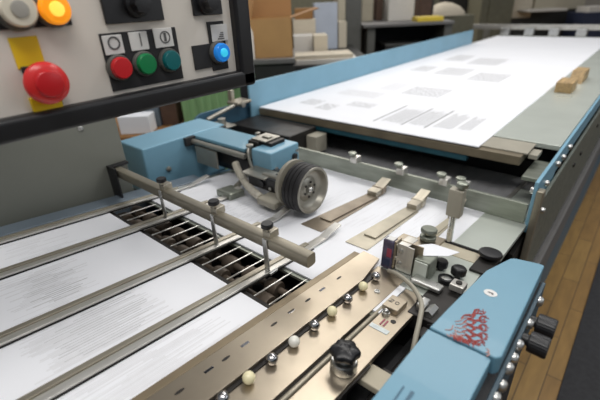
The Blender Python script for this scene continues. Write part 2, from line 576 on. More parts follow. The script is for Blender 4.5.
# star knob
kb = obj('clamp_collar', MB().lathe((0.347, 0.235, -0.004), (0, 0, 1), [(0, 0), (0.0195, 0), (0.0205, 0.002), (0.0205, 0.013), (0.0185, 0.016), (0.010, 0.016), (0.009, 0.030), (0, 0.030)], 32), 'steel', t, FEED)
sk = obj('star_knob', MB().lathe((0.347, 0.235, 0.016), (0, 0, 1), [(0, 0), (0.011, 0), (0.017, 0.004), (0.0215, 0.008), (0.0215, 0.014), (0.019, 0.018), (0.009, 0.0205), (0.007, 0.019), (0, 0.019)], 60,
         wob=lambda a, h: 1 + 0.085 * math.cos(6 * a)), 'black_plastic', t, FEED, label='black six-lobed star knob')
# numbered block on the slot
bl = obj('scale_block', MB().box(0.512, 0.552, 0.233, 0.264, -0.004, 0.006, 0.0012), 'plate_metal', t, FEED)
mb = MB()
# the two stamped digits, 2 and 0, read along the block
def stamp(p2, cx, cy):
    mb.tube(curve_pts([(cx + a * 0.0085, cy + b * 0.0085, 0.0061) for a, b in p2], 3), 0.0007, 6)


stamp([(0.35, 0.45), (0.55, 0.1), (0.45, -0.4), (0.1, -0.35), (-0.3, 0.2), (-0.5, 0.45), (-0.5, -0.05), (-0.5, -0.45)], 0.533, 0.2565)
stamp([(0.5, 0), (0.3, 0.35), (-0.3, 0.35), (-0.5, 0), (-0.3, -0.35), (0.3, -0.35), (0.5, 0)], 0.533, 0.2445)
d = obj('stamped_digits', mb, 'grey_mark', t, FEED)
obj('hex_screw', MB().cyl((0.502, 0.250, -0.004), (0.502, 0.250, 0.001), 0.0075, 6).sphere((0.502, 0.250, 0.003), 0.0055), 'steel', t, FEED)
obj('warning_label', MB().box(0.455, 0.466, 0.222, 0.257, -0.004, -0.0032, 0), 'sticker_pale', t, FEED)
obj('red_mark', MB().box(0.471, 0.488, 0.236, 0.239, -0.004, -0.003, 0).box(0.471, 0.488, 0.2425, 0.2455, -0.004, -0.003, 0), 'sticker_red', t, FEED)
obj('key_hole', MB().lathe((0.493, 0.230, -0.0042), (0, 0, 1), [(0, 0.0008), (0.005, 0.0008), (0.005, 0)], 16), 'dark_iron', t, FEED)

# balls
names = ['pale cream ball', 'steel ball', 'cream plastic ball', 'steel ball', 'white plastic ball', 'steel ball', 'pale cream ball', 'steel ball', 'yellow-cream ball', 'steel ball']
xs = (0.142, 0.186, 0.232, 0.279, 0.329, 0.381, 0.431, 0.480, 0.534, 0.582)
kinds = ('white_ball', 'chrome', 'cream_ball', 'chrome', 'white_ball', 'chrome', 'cream_ball', 'chrome', 'cream_ball', 'chrome')
bl_lab = ['cream ball at the bottom frame edge, nearest in the row',
          'steel ball nearest the camera in the row, at the bottom frame edge',
          'yellow-cream ball nearest the camera, at the lower left end of the row',
          'steel ball just after the nearest yellow-cream ball',
          'white plastic ball, left of the star knob',
          'steel ball between the white ball and the pale cream ball',
          'pale cream ball halfway up the row, between two steel balls',
          'steel ball between the two cream balls at the upper end of the row',
          'yellow-cream ball at the upper end of the row, second from the sensor',
          'steel ball at the far end of the row, next to the sensor bracket']
for k in range(1, 10):
    r = 0.0095
    y = 0.3205
    tt = obj('register_ball', MB().sphere((0, 0, 0), r, seg=24), kinds[k], None, FEED, local=True, base=(xs[k] * 1.006, y, -0.004 + r))
    props(tt, bl_lab[k], 'ball', 'balls in the register rail')

# ------------------------------------------------------------ right of the register: plates, sensor, knobs
t = thing('side_guide_unit', 'sensor bracket assembly with grey stacked knob, at the far end of the ball rail', 'sensor unit', (0.68, 0.32, -0.010), FEED)
obj('mount_plate', MB().box(0.605, 0.83, 0.165, 0.345, -0.014, -0.006, 0.001), 'table_steel', t, FEED)
sb = obj('sensor_block', MB().box(0.640, 0.664, 0.316, 0.341, -0.004, 0.064, 0.003), 'sticker_purple', t, FEED, label='dark glossy sensor block')
obj('sensor_label', MB().box(0.6392, 0.6402, 0.318, 0.329, 0.026, 0.046), 'sticker_red', t, FEED, label='red and purple sticker')
obj('sensor_window', MB().box(0.6392, 0.6402, 0.319, 0.338, 0.004, 0.020), 'navy', t, FEED)
obj('sensor_cap', MB().box(0.643, 0.660, 0.319, 0.336, 0.064, 0.0655), 'white_label', t, FEED)
obj('bracket', MB().box(0.668, 0.671, 0.262, 0.330, -0.006, 0.060, 0.0006).box(0.645, 0.671, 0.313, 0.317, 0.0, 0.064, 0.0006)
    .box(0.668, 0.715, 0.300, 0.330, 0.050, 0.053, 0.0008).box(0.70, 0.80, 0.262, 0.315, 0.024, 0.030, 0.0008), 'plate_metal', t, FEED)
obj('screw', MB().lathe((0.655, 0.3135, 0.052), (0, -1, 0), [(0.005, 0), (0.005, 0.002), (0, 0.004)], 16), 'steel', t, FEED)
obj('screw', MB().lathe((0.655, 0.3135, 0.022), (0, -1, 0), [(0.005, 0), (0.005, 0.002), (0, 0.004)], 16), 'steel', t, FEED)
obj('camera_box', MB().box(0.650, 0.695, 0.238, 0.272, -0.004, 0.040, 0.003), 'green_steel', t, FEED)
obj('front_cover', MB().box(0.647, 0.650, 0.241, 0.269, -0.002, 0.037, 0.001), 'table_steel', t, FEED)
obj('bracket_flange', MB().box(0.652, 0.656, 0.275, 0.312, -0.004, 0.058, 0.001).box(0.652, 0.70, 0.288, 0.312, 0.056, 0.059, 0.001), 'rail_metal', t, FEED)
for n_ in (0.014, 0.044):
    obj('screw', MB().lathe((0.652, 0.303, n_), (-1, 0, 0), [(0.005, 0), (0.005, 0.002), (0, 0.004)], 16), 'steel', t, FEED)
obj('stacked_knob', MB().lathe((0.765, 0.292, 0.030), (0, 0, 1), [(0, 0), (0.007, 0), (0.007, 0.002), (0.018, 0.003), (0.0185, 0.010), (0.0165, 0.012), (0.007, 0.013), (0.007, 0.019), (0.0175, 0.020), (0.0185, 0.023), (0.0185, 0.028), (0.0165, 0.0305), (0, 0.0305)], 32), 'green_steel', t, FEED)
obj('knob_post', MB().cyl((0.765, 0.292, -0.006), (0.765, 0.292, 0.03), 0.007, 14), 'steel', t, FEED)
o = obj('paper_scrap', MB().prism([(0.676, 0.288), (0.698, 0.296), (0.735, 0.268), (0.738, 0.210), (0.705, 0.222), (0.672, 0.260)], 0.0405, 0.0415), 'paper', None, FEED, base=(0.70, 0.26, 0.041))
props(o, 'small pointed white paper scrap stuck under the stacked grey knob', 'paper scrap')

t = thing('knob_cluster', 'black adjusting knobs and small fittings between the sensor bracket and the blue cover', 'adjusting knobs', (0.68, 0.2, -0.006), FEED)
obj('mount_block', MB().box(0.535, 0.665, 0.160, 0.225, -0.035, -0.002, 0.003), 'dark_iron', t, FEED)
obj('knurled_knob', MB().lathe((0.715, 0.198, -0.006), (0, 0, 1), [(0, 0), (0.006, 0), (0.006, 0.008), (0.015, 0.010), (0.0155, 0.022), (0.012, 0.026), (0, 0.026)], 48, wob=lambda a, h: 1 + 0.03 * math.cos(16 * a)), 'black_plastic', t, FEED)
obj('knurled_knob', MB().lathe((0.722, 0.238, -0.006), (0, 0, 1), [(0, 0), (0.006, 0), (0.006, 0.006), (0.0135, 0.008), (0.014, 0.020), (0.011, 0.024), (0, 0.024)], 48, wob=lambda a, h: 1 + 0.03 * math.cos(16 * a)), 'black_plastic', t, FEED)
obj('ring_nut', MB().lathe((0.680, 0.210, -0.006), (0, 0, 1), [(0.009, 0.0), (0.015, 0.0), (0.016, 0.012), (0.0125, 0.014), (0.0115, 0.008)], 28), 'black_plastic', t, FEED)
obj('nut_core', MB().lathe((0.680, 0.210, -0.006), (0, 0, 1), [(0.0112, 0.0), (0.0112, 0.010), (0, 0.012)], 24), 'steel', t, FEED)
obj('clamp_block', MB().box(0.645, 0.672, 0.165, 0.192, 0.004, 0.018, 0.002), 'rail_metal', t, FEED)
obj('screw', MB().lathe((0.658, 0.178, 0.018), (0, 0, 1), [(0.006, 0), (0.006, 0.003), (0, 0.003)], 16), 'dark_iron', t, FEED)
obj('slide_bar', MB().box(0.62, 0.645, 0.20, 0.262, 0.0, 0.010, 0.003), 'steel', t, FEED)
obj('hex_fitting', MB().box(0.55, 0.580, 0.200, 0.216, -0.004, 0.012, 0.003).cyl((0.545, 0.19, 0.0), (0.575, 0.19, 0.0), 0.009, 6), 'steel', t, FEED)
obj('hex_fitting', MB().cyl((0.53, 0.178, -0.012), (0.565, 0.178, -0.012), 0.007, 6).box(0.50, 0.53, 0.17, 0.19, -0.03, -0.012, 0.003), 'dark_iron', t, FEED)
obj('adjusting_disc', MB().lathe((0.835, 0.170, 0.0), (0, 0, 1), [(0, 0), (0.008, 0), (0.008, 0.006), (0.024, 0.008), (0.026, 0.013), (0.024, 0.017), (0.015, 0.0185), (0, 0.018)], 36), 'black_plastic', t, FEED, label='flat black round disc knob')
obj('disc_arm', MB().box(0.76, 0.87, 0.150, 0.190, -0.006, 0.001, 0.002), 'dark_iron', t, FEED)

pts = curve_pts([(0.625, 0.312, 0.004), (0.610, 0.287, 0.014), (0.600, 0.262, 0.015), (0.583, 0.234, 0.014), (0.553, 0.207, 0.012), (0.517, 0.193, 0.006), (0.480, 0.182, -0.008), (0.45, 0.172, -0.04)])
o = obj('sensor_cable', MB().tube(pts, 0.0046, 12), 'hose_grey', None, FEED, base=(0.6, 0.25, 0))
props(o, 'grey round cable curving from the sensor bracket over the plate edge', 'cable')

# dark gap machinery between plate and blue cover
t = thing('drive_trough', 'dark recess with iron fittings between the beige plate and the blue cover', 'machine recess', (0.4, 0.18, -0.1), FEED)
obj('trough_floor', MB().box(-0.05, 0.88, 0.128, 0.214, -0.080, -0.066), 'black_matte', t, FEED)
obj('trough_rod', MB().cyl((0.30, 0.186, -0.045), (0.62, 0.186, -0.045), 0.009, 14), 'dark_iron', t, FEED)
obj('trough_clamp', MB().box(0.385, 0.42, 0.15, 0.205, -0.060, -0.034, 0.003), 'dark_iron', t, FEED)

# grey plate right of the sheet
t = thing('outfeed_side_plate', 'pale grey steel plate beside the sheet edge, below the right end of the flat crossbar', 'side plate', (0.97, 0.2, -0.014), FEED)
obj('plate', MB().box(0.855, 1.16, 0.150, 0.262, -0.012, -0.001, 0.001), 'table_steel', t, FEED)
obj('front_strip', MB().box(0.800, 0.850, 0.165, 0.300, -0.012, -0.004, 0.001), 'cream_cabinet', t, FEED)
obj('gap_edge', MB().box(0.850, 0.855, 0.150, 0.300, -0.012, 0.001, 0), 'black_matte', t, FEED)

# ------------------------------------------------------------ blue cover box (front right)
t = thing('gear_cover', 'light blue sheet-metal side cover with worn red emblem, lower right', 'machine cover', (0.45, 0.09, 0))
Zt = Z(-0.40)
Lx = lambda pts: [(a, b) for a, b in pts]
obj('upper_cover', MB().prism([(0.402, 0.1365), (0.458, 0.131), (0.572, 0.118), (0.628, 0.098), (0.634, 0.092), (0.642, 0.056), (0.640, 0.049), (0.410, 0.047), (0.403, 0.052)], Zt - 0.030, Zt, 0.0022), 'blue_paint_light', t)
obj('lower_cover', MB().prism([(-0.05, 0.150), (0.4005, 0.1375), (0.4015, 0.059), (0.398, 0.056), (-0.05, 0.059)], Zt - 0.036, Zt - 0.0025, 0.0015), 'blue_paint_light', t)
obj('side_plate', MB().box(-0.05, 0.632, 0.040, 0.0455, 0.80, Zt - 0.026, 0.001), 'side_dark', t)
obj('body', MB().prism([(-0.05, 0.143), (0.398, 0.131), (0.458, 0.125), (0.572, 0.112), (0.626, 0.092), (0.632, 0.046), (-0.05, 0.046)], 0.0, Zt - 0.028, 0), 'black_matte', t)
obj('latch_slot', MB().box(0.245, 0.300, 0.108, 0.112, Zt - 0.0035, Zt - 0.0015, 0).box(0.245, 0.300, 0.120, 0.122, Zt - 0.0035, Zt - 0.0015, 0), 'blue_dark_paint', t)
for k, (x, z) in enumerate(((0.335, -0.450), (0.375, -0.432), (0.405, -0.440), (0.425, -0.428), (0.452, -0.434), (0.468, -0.424), (0.525, -0.43), (0.585, -0.43))):
    obj('bolt', MB().lathe((x, 0.040, Z(z)), (0, -1, 0), [(0.008, 0), (0.008, 0.004), (0.005, 0.007), (0, 0.0075)], 18), 'steel', t)
for x in (0.498, 0.541):
    obj('ribbed_knob', MB().lathe((x, 0.040, Z(-0.436)), (0, -1, 0), [(0, 0), (0.008, 0), (0.008, 0.008), (0.0140, 0.009), (0.0148, 0.011), (0.0148, 0.030), (0.0135, 0.033), (0, 0.033)], 96,
        wob=lambda a, h: 1 + (0.035 * math.cos(24 * a) if h > 0.011 else 0)), 'black_plastic', t, label='black ribbed hand knob')
# oval sticker with a tiny mark
obj('oval_sticker', MB().lathe((0, 0, 0), (0, 0, 1), [(0, 0.0006), (0.0075, 0.0006), (0.0075, 0)], 28), 'white_label', t, Matrix.Translation((0.520, 0.095, Zt)) @ Matrix.Diagonal((1.05, 1.25, 1, 1)), label='small white oval sticker')
obj('sticker_mark', MB().box(0.5190, 0.5215, 0.091, 0.099, Zt + 0.0006, Zt + 0.0008).box(0.5170, 0.5185, 0.0905, 0.093, Zt + 0.0006, Zt + 0.0008), 'grey_mark', t)
# worn emblem: a wing of branching strokes, spiky on the right
mb = MB()
root = Vector((0.405, 0.120))
tips = [(0.476, 0.096), (0.476, 0.088), (0.468, 0.084), (0.459, 0.081), (0.451, 0.078), (0.443, 0.075), (0.435, 0.072), (0.427, 0.070), (0.419, 0.070), (0.412, 0.073), (0.408, 0.079), (0.406, 0.087), (0.406, 0.095)]
for k, (tx, ty) in enumerate(tips):
    tip = Vector((tx, ty))
    src = Vector((0.412, 0.118)) + (tip - Vector((0.412, 0.118))) * (0.20 + 0.12 * (k % 2)) + Vector((0.0012 * (6 - k), 0))
    d = tip - src
    nrm = Vector((-d.y, d.x)).normalized()
    for j in range(4):
        a0 = src + d * (j * 0.25)
        a1 = src + d * min(1.0, j * 0.25 + 0.34)
        mid = (a0 + a1) / 2 + nrm * (0.0022 if (j + k) % 2 else -0.0022)
        p = [(a0.x, a0.y, Zt + 0.0003), (mid.x, mid.y, Zt + 0.0004), (a1.x, a1.y, Zt + 0.0003)]
        mb.tube(curve_pts(p, 4), 0.0009 if j else 0.0007, 5, mi=1 if j == 0 else 0)
        if j:
            br = a1 + nrm * (0.005 if k % 2 else -0.005)
            mb.tube([(mid.x, mid.y, Zt + 0.0004), (br.x, br.y, Zt + 0.0003)], 0.0008, 5, mi=0)
for p in (((0.410, 0.118), (0.415, 0.112), (0.424, 0.113)), ((0.404, 0.108), (0.410, 0.104), (0.418, 0.108)), ((0.404, 0.064), (0.409, 0.062), (0.411, 0.066)), ((0.399, 0.062), (0.404, 0.060), (0.406, 0.063))):
    mb.tube(curve_pts([(q[0], q[1], Zt + 0.0003) for q in p], 4), 0.0009, 5, mi=1)
obj('worn_emblem', mb, ['logo_red', 'logo_pink'], t, label='worn red emblem')

# ------------------------------------------------------------ flat crossbar
X2 = 1.092
t = thing('flat_crossbar', 'flat green-grey steel crossbar on edge in front of the delivery board', 'crossbar', (X2, 0.55, Z(-0.60)))
obj('bar', MB().box(X2, X2 + 0.012, 0.158, 1.16, Z(-0.575), Z(-0.517), 0.0012), 'green_steel', t)
cl = [('y', 0.712), ('y', 0.535), ('y', 0.393), ('y', 0.335)]
for _, y in cl:
    cb = obj('clamp_block', MB().box(X2 - 0.010, X2 + 0.024, y - 0.017, y + 0.010, Z(-0.520), Z(-0.498), 0.003), 'rail_metal', t)
    obj('clamp_knob', MB().lathe((X2 + 0.004, y + 0.008, Z(-0.500)), (0, 0, 1), [(0, 0), (0.006, 0), (0.006, 0.005), (0.014, 0.006), (0.0145, 0.013), (0.012, 0.015), (0, 0.015)], 24), 'green_steel', t)
obj('holder_arm', MB().tube([(0.862, 0.272, Z(-0.435)), (1.00, 0.312, Z(-0.475)), (1.09, 0.338, Z(-0.500))], 0.007, 12), 'green_steel', t)
obj('rod_holder', MB().box(0.842, 0.866, 0.253, 0.287, Z(-0.478), Z(-0.408), 0.003), 'hose_grey', t)
obj('rod', MB().cyl((0.852, 0.272, Z(-0.5485)), (0.852, 0.272, Z(-0.47)), 0.0075, 16), 'steel', t)
obj('holder_knob', MB().lathe((0.856, 0.262, Z(-0.408)), (0, 0, 1), [(0, 0), (0.007, 0), (0.007, 0.006), (0.013, 0.007), (0.013, 0.016), (0.010, 0.018), (0, 0.018)], 24), 'green_steel', t)

# hold-down fingers
mats3 = ('brown_edge', 'beige_metal', 'cream_cabinet')
mat('finger_brown', (0.30, 0.25, 0.19), 0.42, 0.6, noise=0.2, nscale=20)
mat('finger_beige', (0.48, 0.44, 0.35), 0.38, 0.6, noise=0.15, nscale=20)
labs = ['dark brownish steel hold-down finger beside the wheel', 'pale beige steel hold-down finger in the middle of the sheet', 'short cream hold-down finger beside the grey post']
for k, (y, s0, s1, m1) in enumerate(((0.570, 0.682, 1.03, 'finger_brown'), (0.430, 0.682, 1.02, 'finger_beige'), (0.318, 0.79, 1.03, 'cream_cabinet'))):
    w = (0.034, 0.031, 0.016)[k]
    t = thing('hold_down_finger', labs[k], 'hold-down finger', (s0 + 0.1, y, -0.006), FEED, 'hold-down fingers under the flat crossbar')
    obj('wide_blade', MB().prism([(s0, y - w), (s0, y + w), (s1 - 0.04, y + w * 0.7), (s1 - 0.04, y - w * 0.7)], -0.0055, -0.0035), m1, t, FEED)
    obj('top_blade', MB().prism([(s0 + 0.06, y - w * 0.55), (s0 + 0.06, y + w * 0.5), (s1, y + w * 0.55), (s1, y - w * 0.55)], -0.003, 0.0005, 0.0006), m1, t, FEED)
    obj('hanger', MB().prism([(s1 - 0.045, 0.0), (s1 - 0.005, 0.0), (s1 + 0.045, 0.030), (s1 + 0.045, 0.036), (s1 - 0.01, 0.018), (s1 - 0.045, 0.014)], y - w * 0.5, y + w * 0.5, 0.001, axis='y'), 'tread_brown', t, FEED)
    obj('clip', MB().box(s1 - 0.012, s1 + 0.012, y - w * 0.62, y + w * 0.62, 0.0, 0.020, 0.003), m1, t, FEED)

# ------------------------------------------------------------ wheel unit
t = thing('motor_housing', 'blue box-shaped housing beside the grey cabinet, carrying the wheel arm', 'machine housing', (0.75, 1.28, 0))
obj('cover', MB().box(0.585, 0.935, 1.205, 1.365, Z(-0.60), Z(-0.42), 0.006), 'blue_paint', t)
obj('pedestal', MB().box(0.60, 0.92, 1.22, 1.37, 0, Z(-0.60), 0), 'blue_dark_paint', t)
obj('arm_socket', MB().box(0.745, 0.93, 1.19, 1.207, Z(-0.455), Z(-0.425), 0.001), 'black_matte', t)
obj('oil_plug', MB().lathe((0.665, 1.205, Z(-0.515)), (0, -1, 0), [(0.009, 0), (0.009, 0.006), (0.005, 0.008), (0, 0.008)], 16), 'rim_grey', t)

t = thing('wheel_arm_unit', 'blue arm with black-tyred grey wheel pressing on the printed sheet', 'press wheel unit', (0.80, 0.85, Z(-0.55)))
obj('arm_cover', MB().box(0.787, 0.908, 0.93, 1.225, Z(-0.437), Z(-0.424), 0.003), 'blue_paint_light', t)
obj('arm_edge_tube', MB().cyl((0.775, 0.915, Z(-0.442)), (0.775, 1.20, Z(-0.442)), 0.0095, 16, 0.002), 'rim_grey', t)
obj('arm_web', MB().box(0.80, 0.81, 0.93, 1.20, Z(-0.505), Z(-0.437), 0.002).box(0.80, 0.895, 0.886, 1.20, Z(-0.47), Z(-0.4375)), 'dark_iron', t)
obj('under_arm_fill', MB().box(0.815, 0.90, 0.93, 1.12, Z(-0.535), Z(-0.471), 0.006).cyl((0.80, 1.00, Z(-0.50)), (0.815, 1.00, Z(-0.50)), 0.022, 20, 0.003), 'black_plastic', t)  # dark boxes added to fill the dark space under the arm
obj('arm_bracket', MB().box(0.77, 0.776, 1.06, 1.18, Z(-0.52), Z(-0.455), 0.002), 'rim_grey', t)
hd = obj('head', MB().box(0.775, 0.905, 0.800, 0.885, Z(-0.475), Z(-0.409), 0.005), 'blue_paint', t)
obj('head_plug', MB().lathe((0.880, 0.800, Z(-0.450)), (0, -1, 0), [(0.011, 0), (0.011, 0.006), (0.007, 0.008), (0, 0.008)], 20), 'black_plastic', t)
obj('head_screw', MB().lathe((0.795, 0.800, Z(-0.462)), (0, -1, 0), [(0.006, 0), (0.006, 0.004), (0, 0.005)], 14), 'steel', t)
obj('head_screw', MB().lathe((0.893, 0.800, Z(-0.433)), (0, -1, 0), [(0.005, 0), (0.005, 0.004), (0, 0.005)], 14), 'steel', t)
obj('top_block', MB().box(0.805, 0.885, 0.885, 0.93, Z(-0.43), Z(-0.398), 0.003).box(0.82, 0.885, 0.84, 0.89, Z(-0.409), Z(-0.398), 0.002), 'dark_iron', t)
obj('top_plate', MB().box(0.815, 0.885, 0.86, 0.925, Z(-0.398), Z(-0.393), 0.002).box(0.84, 0.86, 0.87, 0.90, Z(-0.393), Z(-0.388), 0.002), 'rim_grey', t)
obj('adjust_screw', MB().cyl((0.790, 0.905, Z(-0.45)), (0.790, 0.905, Z(-0.405)), 0.006, 14).lathe((0.790, 0.905, Z(-0.41)), (0, 0, 1), [(0, 0), (0.012, 0), (0.012, 0.006), (0, 0.008)], 20), 'rim_grey', t)
obj('adjust_screw', MB().cyl((0.87, 0.95, Z(-0.43)), (0.87, 0.95, Z(-0.395)), 0.006, 14).lathe((0.87, 0.95, Z(-0.402)), (0, 0, 1), [(0, 0), (0.009, 0), (0.009, 0.008), (0, 0.010)], 20), 'rim_grey', t)
obj('side_clamp', MB().tube(curve_pts([(0.785, 0.905, Z(-0.412)), (0.772, 0.895, Z(-0.42)), (0.766, 0.885, Z(-0.445)), (0.764, 0.865, Z(-0.472)), (0.768, 0.81, Z(-0.478))], 5), 0.005, 10), 'rim_grey', t)
obj('mechanism', MB().box(0.722, 0.80, 0.735, 0.850, Z(-0.502), Z(-0.462), 0.003).cyl((0.724, 0.79, Z(-0.482)), (0.715, 0.79, Z(-0.482)), 0.012, 18)
    .box(0.80, 0.89, 0.74, 0.86, Z(-0.51), Z(-0.475), 0.003), 'black_plastic', t)
obj('mechanism_pin', MB().lathe((0.721, 0.755, Z(-0.49)), (-1, 0, 0), [(0.005, 0), (0.005, 0.004), (0, 0.005)], 14), 'steel', t)
obj('mechanism_plate', MB().box(0.715, 0.775, 0.770, 0.870, Z(-0.466), Z(-0.461), 0.001), 'rim_grey', t)
obj('foot_block', MB().box(0.672, 0.765, 0.695, 0.765, Z(-0.5225), Z(-0.502), 0.004), 'hose_grey', t)
# corrugated hose
pts = curve_pts([(0.757, 0.945, Z(-0.466)), (0.746, 0.922, Z(-0.482)), (0.732, 0.885, Z(-0.498)), (0.712, 0.830, Z(-0.509)), (0.690, 0.765, Z(-0.510))], 20)
obj('corrugated_hose', MB().tube(pts, 0.0105, 18, wob=lambda i: (1.16, 1.16, 1.16, 0.84, 0.84)[i % 5]), 'hose_pale', t)
# wheel
wc = (0.743, 0.612, Z(-0.4645))
TW = 0.010
obj('tyre', MB().lathe((wc[0], wc[1] + 0.058, wc[2]), (0, -1, 0), [(0.050, 0), (0.062, 0.0), (0.0680, 0.004), (0.0680, 0.013), (0.0660, 0.0135), (0.0660, 0.0155), (0.0680, 0.016), (0.0680, 0.026), (0.0660, 0.0265), (0.0660, 0.0285), (0.0680, 0.029), (0.0680, 0.040), (0.066, 0.0405), (0.066, 0.0425), (0.068, 0.043), (0.068, 0.052), (0.0645, 0.057), (0.0600, 0.058), (0.0600, 0.048)], 64), 'rubber', t)
obj('rim', MB().lathe((wc[0], wc[1] + 0.047, wc[2]), (0, -1, 0), [(0, 0.0), (0.050, 0.0), (0.0595, 0.02), (0.0605, 0.0455), (0.0650, 0.0465), (0.0645, 0.0485), (0.0585, 0.0480), (0.054, 0.034), (0.050, 0.028), (0.036, 0.026), (0.031, 0.031), (0.016, 0.034), (0.012, 0.030), (0, 0.030)], 64), 'rim_grey', t)
mb = MB()
for k in range(6):
    a = k * PI / 3 + 0.3
    mb.lathe((wc[0] + 0.021 * math.cos(a), wc[1] + 0.0125, wc[2] + 0.021 * math.sin(a)), (0, -1, 0), [(0.0035, 0), (0.0035, 0.002), (0, 0.0025)], 10)
obj('hub_bolt', mb, 'dark_iron', t)
obj('hub', MB().lathe((wc[0], wc[1] + 0.016, wc[2]), (0, -1, 0), [(0.010, 0), (0.010, 0.008), (0.006, 0.012), (0.004, 0.012), (0.004, 0.009), (0, 0.009)], 20), 'steel', t)
obj('axle', MB().cyl((wc[0], wc[1] + 0.04, wc[2]), (wc[0], 0.80, wc[2]), 0.010, 16), 'rim_grey', t)
obj('wheel_guard', MB().lathe((wc[0], wc[1] + 0.082, wc[2] + 0.004), (0, -1, 0), [(0, 0), (0.064, 0), (0.067, 0.004), (0.067, 0.014), (0.05, 0.015)], 48), 'hose_grey', t)

# small slotted block under the arm
t = thing('sheet_stop', 'small grey metal stop block on the sheet behind the first knob', 'stop block', (0.66, 0.90, -0.006), FEED)
obj('block', MB().box(0.655, 0.715, 0.86, 0.925, -0.0055, 0.016, 0.004), 'green_steel', t, FEED)
obj('rod', MB().cyl((0.715, 0.90, 0.014), (0.80, 0.935, 0.03), 0.009, 12), 'rim_grey', t, FEED)

# ------------------------------------------------------------ delivery
t = thing('delivery_table', 'long delivery table with blue left fence and steel right edge, upper right', 'delivery table', (2.8, 0.76, 0))
obj('front_board', MB().box(1.282, 1.425, 0.235, 1.376, Z(-0.487), Z(-0.458), 0.002), 'brown_edge', t)
obj('front_strip', MB().box(1.31, 1.420, 0.225, 0.60, Z(-0.458), Z(-0.4535)).box(1.33, 1.39, 0.200, 0.225, Z(-0.475), Z(-0.462)), 'hose_grey', t)
obj('teal_rail', MB().box(1.285, 1.31, 0.395, 1.33, Z(-0.508), Z(-0.487), 0.002), 'teal_paint', t)
obj('table_top', MB().box(1.435, 4.94, 0.158, 1.40, Z(-0.470), Z(-0.4535), 0.002), 'table_steel', t)
obj('left_fence', MB().box(1.235, 4.10, 1.378, 1.390, Z(-0.60), Z(-0.332), 0.003), 'blue_paint', t)
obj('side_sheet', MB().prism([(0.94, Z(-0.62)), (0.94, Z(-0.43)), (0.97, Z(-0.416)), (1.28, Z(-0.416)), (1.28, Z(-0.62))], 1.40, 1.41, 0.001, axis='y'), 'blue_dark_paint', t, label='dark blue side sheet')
obj('side_plate', MB().prism([(X2, Z(-0.45)), (4.94, Z(-0.45)), (4.94, Z(-0.50)), (1.35, Z(-0.505)), (1.25, Z(-0.60)), (X2, Z(-0.60))], 0.146, 0.155, 0.001, axis='y'), 'blue_paint', t)
obj('end_post', MB().box(X2 - 0.012, X2 + 0.016, 0.128, 0.1455, Z(-0.85), Z(-0.468), 0.003), 'bar_metal', t)
obj('side_panel', MB().box(X2 + 0.02, 4.94, 0.134, 0.144, Z(-0.80), Z(-0.515), 0.002), 'green_steel', t)
obj('side_recess', MB().box(X2 - 0.1, 4.94, 0.15, 0.16, Z(-1.05), Z(-0.62)), 'dark_iron', t)
obj('side_beam', MB().box(X2 - 0.25, 4.94, 0.118, 0.148, Z(-0.98), Z(-0.84), 0.004), 'table_grey', t)
obj('side_groove', MB().box(X2 - 0.25, 4.94, 0.135, 0.149, Z(-1.02), Z(-0.98), 0.002), 'rail_metal', t)
obj('side_skirt', MB().box(X2 - 0.42, 4.94, 0.128, 0.16, 0.0, Z(-1.02), 0.004), 'blue_dark_paint', t)
obj('under_body', MB().box(1.60, 4.95, 0.165, 1.37, 0.0, Z(-0.58)), 'black_matte', t)
obj('lower_deck', MB().box(1.40, 1.60, 0.165, 1.37, Z(-0.70), Z(-0.65)), 'dark_belt', t)
for x, z in ((1.16, -0.555), (1.20, -0.49), (1.33, -0.475), (1.42, -0.482), (1.52, -0.478)):
    obj('bolt', MB().lathe((x, 0.146 if z > -0.5 else 0.134, Z(z)), (0, -1, 0), [(0.009, 0), (0.009, 0.007), (0.006, 0.010), (0, 0.010)], 18), 'steel', t)
obj('bolt', MB().lathe((1.13, 0.155, Z(-0.49)), (0, 1, 0), [(0.009, 0), (0.009, 0.010), (0.006, 0.013), (0, 0.013)], 18), 'steel', t)
for x in (1.70, 1.85, 2.3, 2.75):
    obj('bolt', MB().lathe((x, 0.134, Z(-0.60)), (0, -1, 0), [(0.009, 0), (0.009, 0.005), (0, 0.007)], 14), 'dark_iron', t)
obj('corner_plate', MB().box(1.24, 1.40, 0.158, 0.215, Z(-0.512), Z(-0.500), 0.002), 'green_steel', t)
obj('feeder_block', MB().box(1.10, 1.27, 1.02, 1.374, Z(-0.575), Z(-0.485), 0.003), 'dark_iron', t)
obj('feeder_block_side', MB().box(1.20, 1.27, 0.965, 1.018, Z(-0.575), Z(-0.505), 0.002), 'hose_grey', t)
obj('linkage_rod', MB().cyl((0.98, 1.375, Z(-0.44)), (1.17, 1.372, Z(-0.405)), 0.009, 12).cyl((1.16, 1.40, Z(-0.41)), (1.16, 1.34, Z(-0.41)), 0.012, 14), 'rim_grey', t)
obj('linkage_block', MB().box(1.13, 1.215, 1.345, 1.42, Z(-0.41), Z(-0.397), 0.004).box(1.14, 1.16, 1.395, 1.42, Z(-0.41), Z(-0.35), 0.003), 'beige_metal', t)
obj('linkage_plate', MB().box(0.95, 1.03, 1.25, 1.36, Z(-0.46), Z(-0.452), 0.002).cyl((0.99, 1.29, Z(-0.455)), (0.99, 1.29, Z(-0.425)), 0.016, 16), 'rim_grey', t)
obj('frame_leg', MB().box(4.85, 4.95, 0.25, 0.35, 0, 0.3), 'dark_iron', t)

